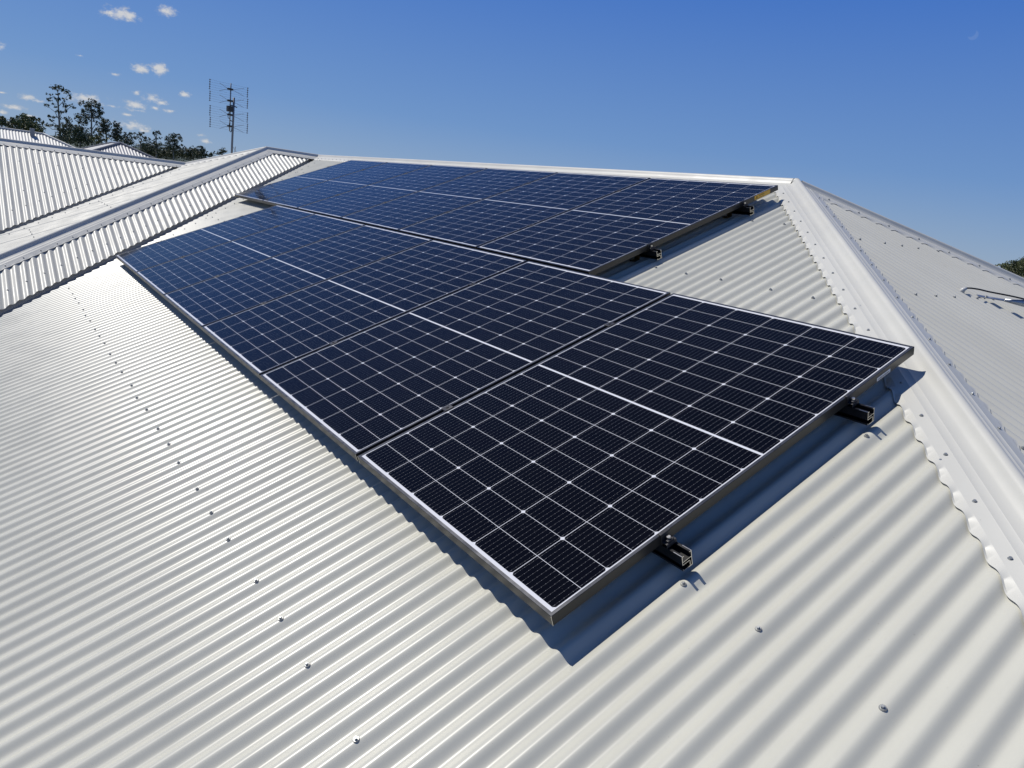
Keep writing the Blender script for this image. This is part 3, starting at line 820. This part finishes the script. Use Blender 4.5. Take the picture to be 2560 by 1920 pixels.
h2_, off2 = neighbour('neighbour_house', 'white corrugated roofed house behind the far left ridge, small grey vent on its slope', (p.x, p.y - 14, p.z), (p.x, p.y, p.z), run2, ROOF2, ROOF2)
# vent box on its +X slope
vr = ray(81, 339); n0 = N_XP; k = ((p - CAM).dot(n0)) / vr.dot(n0); vp_ = CAM + vr * k
m = MB(); m.box((-.08, -.06, -.05), (.06, .06, .21), 0, (vp_ + off2, AXX, AXY, UP)); m.build('roof_vent', mat('vent_grey', (.22, .23, .24), .5), h2_, bevel=.01)
p = CAM + ray(301, 358) * 24
neighbour('neighbour_house', 'small grey hip roofed house before the gum trees, dark capping on its corrugated end', (p.x - 1.6, p.y, p.z), (p.x, p.y, p.z), 4.6, ROOF3, TRIM2)

# ------------------------------------------------------------------ trees
def leaf_mat(name, c):
    M = mat(name, c, .6); nt = M.node_tree; b = nt.nodes['Principled BSDF']
    g_ = nt.nodes.new('ShaderNodeNewGeometry'); wn = nt.nodes.new('ShaderNodeTexNoise'); wn.inputs['Scale'].default_value = 1.4
    nt.links.new(g_.outputs['Position'], wn.inputs['Vector'])
    nt.links.new(mixc(nt, smooth(nt, wn.outputs[0], .35, .65), tuple(x * .6 for x in c), tuple(x * 1.5 for x in c)), b.inputs['Base Color'])
    return M
GUM = leaf_mat('gum_leaves', (.062, .078, .040)); BUSH = leaf_mat('bush_leaves', (.085, .10, .036)); BARK = vary(mat('bark', (.26, .23, .20), .8), 3, .3)
def tree(label, sx, sy, ox, oy, dist, trunk, branches, clumps, M=GUM, dens=1.0, leaf=.16, group=None, name='gum_tree', thick=.11):
    """clumps (x, y, rx, ry) in crop pixels, turned into a crown of real depth at its own distance"""
    def P(x, y, dz=0): return CAM + ray(ox + x * sx, oy + y * sy) * (dist + dz)
    k = dist * sx / F
    x, y = trunk[0]; g0 = P(x, y); g0 = V3((g0.x, g0.y, -3.9))
    r = tag(empty(name, g0), label, 'tree', group)
    m = MB(); tp = [V3((0, 0, 0))] + [P(a, b) - g0 for a, b in trunk]; n = len(tp)
    m.tube(tp, [thick * (1.2 - .95 * i / (n - 1)) for i in range(n)], 8)
    for br in branches:
        m.tube([P(a, b) - g0 for a, b in br], [thick * .38 * (1 - .6 * i / max(1, len(br) - 1)) for i in range(len(br))], 6)
    # a twig to each clump from the nearest trunk or branch point
    nodes = [P(a, b) - g0 for a, b in trunk] + [P(a, b) - g0 for br in branches for a, b in br]
    rnd = random.Random(hash(label) % 1000 if False else len(label) * 7 + int(dist)); vs, fs = [], []
    for (cx, cy, rx, ry) in clumps:
        dz = rnd.uniform(-1, 1) * .8 * k * 60; c0 = P(cx, cy, dz) - g0; a, b = rx * k, ry * k
        nn = min(nodes, key=lambda v: (v - c0).length); mid = nn.lerp(c0, .5) + V3((0, 0, .12 * (nn - c0).length)); m.tube([nn, mid, c0], [thick * .2, thick * .14, thick * .07], 5)
        N = int(min(1800, max(90, 100 * dens * (a * b) / (leaf * leaf) * .62)))
        subs = [(V3((rnd.gauss(0, .55), rnd.gauss(0, .55), rnd.gauss(0, .55))), rnd.uniform(.28, .55)) for _ in range(max(3, int(N / 22)))]
        for _ in range(N):
            sc_, sr = rnd.choice(subs); o = sc_ + V3((rnd.gauss(0, 1), rnd.gauss(0, 1), rnd.gauss(0, 1))) * sr * .55
            if o.length > 1.15: o *= 1.15 / o.length
            p_ = c0 + RIGHT * o.x * a + FWD * o.y * a - DOWN * o.z * b
            u = V3((rnd.gauss(0, 1), rnd.gauss(0, 1), rnd.gauss(0, 1))).normalized(); v = u.orthogonal().normalized(); v = Matrix.Rotation(rnd.uniform(0, 6), 3, u) @ v
            s1 = leaf * .62 * rnd.uniform(.6, 1.5); s2_ = s1 * rnd.uniform(.4, .8); n0 = len(vs)
            vs += [p_ - v * s1 * .5, p_ + u.cross(v) * s2_ * .5, p_ + v * s1 * .5, p_ - u.cross(v) * s2_ * .5]; fs.append((n0, n0 + 1, n0 + 2, n0 + 3))
    m.build('trunk', BARK, r, True); mesh_obj('crown', vs, fs, [M], r)
    return r
S2 = .14467; a2 = dict(sx=S2, sy=S2, ox=0, oy=180); S3 = .16275; a3 = dict(sx=S3, sy=S3, ox=240, oy=260)
G = 'gum trees beyond the roofs'
tree('tallest gum tree, thin crown of separate tufts with sky showing between', dist=95, trunk=[(1035,1000),(1022,800),(1005,560),(1012,430),(990,330)],
     branches=[[(1020,830),(950,690),(860,620)],[(1025,800),(1060,720),(1180,640)],[(1008,600),(1080,520),(1190,380)],[(1005,560),(950,440),(880,400)],[(1030,960),(900,850),(840,800)],[(1035,1000),(900,990),(830,930)]],
     clumps=[(960,250,80,22),(1035,275,40,36),(920,300,50,26),(980,290,26,40),(860,395,42,32),(1150,360,60,34),(1010,390,42,24),(1090,330,30,24),(1205,420,24,40),(1120,470,32,18),(845,480,48,20),(945,465,50,24),(1035,480,40,36),
      (820,595,58,24),(920,565,50,26),(1105,560,30,46),(1150,610,30,36),(1250,585,40,36),(990,660,30,32),(1050,690,36,30),(1140,670,20,32),(840,785,40,32),(920,780,38,24),(800,920,44,15),(880,908,46,20),(950,925,30,20),(890,840,30,18)], dens=.85, leaf=.20, group=G, **a2)
tree('gum tree with a rounded dark crown on a bare trunk, second tallest', dist=90, trunk=[(1592,1250),(1582,1000),(1578,700),(1580,600)], branches=[[(1590,1090),(1500,1010),(1460,930)],[(1585,1000),(1640,920),(1670,860)],[(1580,860),(1500,780),(1340,760)],[(1580,780),(1660,700),(1740,720)],[(1580,820),(1600,720),(1640,620)]],
     clumps=[(1460,550,70,40),(1560,520,80,32),(1650,560,60,40),(1700,620,50,46),(1560,620,70,40),(1450,640,34,34),(1740,715,44,34),(1660,700,70,44),(1540,720,90,44),(1600,790,60,36),(1430,720,40,30),(1330,755,52,38),(1415,815,80,46),(1500,870,56,44),(1385,880,46,34),(1660,870,36,34),(1640,1020,22,44),(1565,985,22,20),(1690,760,40,30)], dens=1.1, leaf=.2, group=G, **a2)
tree('mid height gum tree partly hidden below the tallest one', dist=88, trunk=[(1150,1200),(1150,1000),(1150,880)], branches=[[(1150,1050),(1080,1000)],[(1150,1000),(1210,920)]],
     clumps=[(1150,825,60,44),(1205,895,60,44),(1125,920,54,42),(1080,1000,84,56),(1040,1090,70,80),(1180,1150,110,70),(1160,1030,60,50)], dens=1.2, leaf=.2, group=G, **a2)
tree('broad dark bushy tree between the two tallest gums', dist=80, trunk=[(1390,1250),(1380,1100)], branches=[[(1385,1150),(1300,1080)],[(1385,1150),(1470,1080)]],
     clumps=[(1350,965,70,44),(1400,1050,120,80),(1290,1110,120,80),(1480,1150,90,76),(1250,1010,50,50),(1400,1180,170,70),(1320,930,40,26)], dens=1.3, leaf=.2, group=G, name='bushy_tree', **a2)
tree('small gum tree with a dense dark crown above a short straight trunk', dist=92, trunk=[(1842,1240),(1835,1050),(1825,940)], branches=[[(1838,1080),(1770,1000)],[(1838,1040),(1880,960)]],
     clumps=[(1790,835,60,32),(1850,880,50,44),(1745,935,50,46),(1850,985,54,50),(1780,1040,60,50),(1810,930,46,46),(1700,1000,30,34)], dens=1.5, leaf=.2, group=G, **a2)
tree('low olive green bush at the foot of the small dense gum', dist=75, trunk=[(1700,1260),(1700,1180)], branches=[], clumps=[(1680,1130,80,50),(1740,1160,90,60),(1640,1160,60,50)], M=BUSH, dens=1.1, leaf=.2, group=G, name='bushy_tree', **a2)
tree('narrow pointed gum tree right above the grey hip roof', dist=92, trunk=[(2025,1240),(2022,1080),(2020,940)], branches=[],
     clumps=[(2018,880,40,30),(2055,950,40,40),(1990,960,40,40),(2030,1030,52,44),(1975,1040,40,34),(1950,1120,60,50),(2060,1130,70,56),(2000,1100,60,40)], dens=1.5, leaf=.2, group=G, **a2)
tree('wide olive tree over the white roof at the left', dist=60, trunk=[(450,1120),(440,980)], branches=[[(445,1000),(330,900)],[(445,1000),(570,900)]],
     clumps=[(300,860,80,50),(420,790,80,44),(340,930,140,70),(480,850,110,70),(560,880,100,66),(480,960,180,70),(640,1000,100,50),(690,860,40,44),(205,900,40,44),(560,785,36,20),(710,1010,50,36),(240,970,80,50)], M=BUSH, dens=1.4, leaf=.17, group=G, name='bushy_tree', **a2)
tree('dark tree cut off by the left edge of the picture', dist=65, trunk=[(20,1060),(20,930)], branches=[[(20,930),(30,800)]], clumps=[(20,880,90,60),(90,920,70,46),(30,800,46,30),(-60,860,80,80),(70,830,30,30)], M=BUSH, dens=1.1, leaf=.17, group=G, name='bushy_tree', **a2)
tree('pale twin headed gum just right of the grey hip roof', dist=98, trunk=[(490,700),(480,560)], branches=[[(485,600),(435,500)],[(485,600),(520,500)]],
     clumps=[(430,465,40,30),(515,475,42,34),(450,540,60,44),(520,560,60,44),(470,620,90,50),(400,570,36,40)], dens=1.0, leaf=.2, group=G, **a3)
tree('pale feathery gum with a spreading top, centre of the tree line', dist=98, trunk=[(690,720),(680,580)], branches=[[(685,600),(620,500)],[(685,600),(720,500)]],
     clumps=[(640,470,60,28),(690,450,40,26),(725,510,36,36),(600,510,40,30),(780,560,44,40),(760,620,80,50),(660,650,80,50),(690,560,30,24)], dens=.9, leaf=.2, group=G, **a3)
tree('slim gum with a pointed see-through crown', dist=100, trunk=[(930,760),(925,600),(930,480)], branches=[[(925,620),(880,540)]],
     clumps=[(930,415,30,24),(890,470,34,36),(965,460,34,26),(990,520,18,12),(900,540,40,20),(900,600,40,24),(960,620,60,40),(920,680,80,50)], dens=1.0, leaf=.2, group=G, **a3)
tree('twin topped dark gum at the right of the tree line', dist=100, trunk=[(1190,780),(1180,620)], branches=[[(1180,640),(1170,520)],[(1180,640),(1260,520)]],
     clumps=[(1170,490,44,36),(1255,490,36,34),(1130,550,56,44),(1210,560,40,34),(1285,550,34,40),(1240,610,36,30),(1150,640,80,56),(1200,700,110,50)], dens=1.3, leaf=.2, group=G, **a3)
for i, (lab, cl) in enumerate((('dark clump of trees behind the falling ridge, left part', [(850,690,80,50),(800,690,60,60),(950,730,110,50),(880,760,120,40),(740,680,60,50)]),
   ('dark clump of trees above the point where the two ridges meet', [(1080,740,90,50),(1180,770,110,50),(1060,800,140,46),(1250,790,110,50),(1320,690,56,40),(1320,640,20,16)]),
   ('rounded dark tree left of the antenna mast, taller of the last ones', [(1500,700,46,40),(1450,740,70,50),(1540,760,70,50),(1420,800,90,40),(1380,740,60,50)]),
   ('rounded dark tree next to it with its own domed top', [(1620,690,56,38),(1650,740,46,50),(1580,760,70,50),(1600,810,90,40)]),
   ('small tree with two low tops left of the mast', [(1740,762,40,22),(1830,755,26,22),(1780,790,60,20)]),
   ('small round tree right beside the antenna mast', [(1945,705,52,28),(1940,735,60,20),(1930,765,50,20)]))):
    tree(lab, dist=105 - i, trunk=[(cl[0][0], 900), (cl[0][0], cl[0][1] + 30)], branches=[], clumps=cl, dens=1.4, leaf=.22, group=G, name='bushy_tree', **a3)
tree('dark green tree beyond the right hand hip', dist=42, sx=.1326, sy=.1326, ox=2380, oy=600, trunk=[(1270,1200),(1270,700)], branches=[[(1270,700),(1100,560)],[(1270,700),(1400,500)]],
     clumps=[(1000,520,130,60),(1150,480,130,70),(1300,430,110,70),(1250,560,200,90),(1400,520,160,110),(880,520,90,40),(1150,640,220,90),(1500,400,120,90),(1600,500,120,120),(780,480,40,16)], M=BUSH, dens=1.3, leaf=.11, name='bushy_tree')
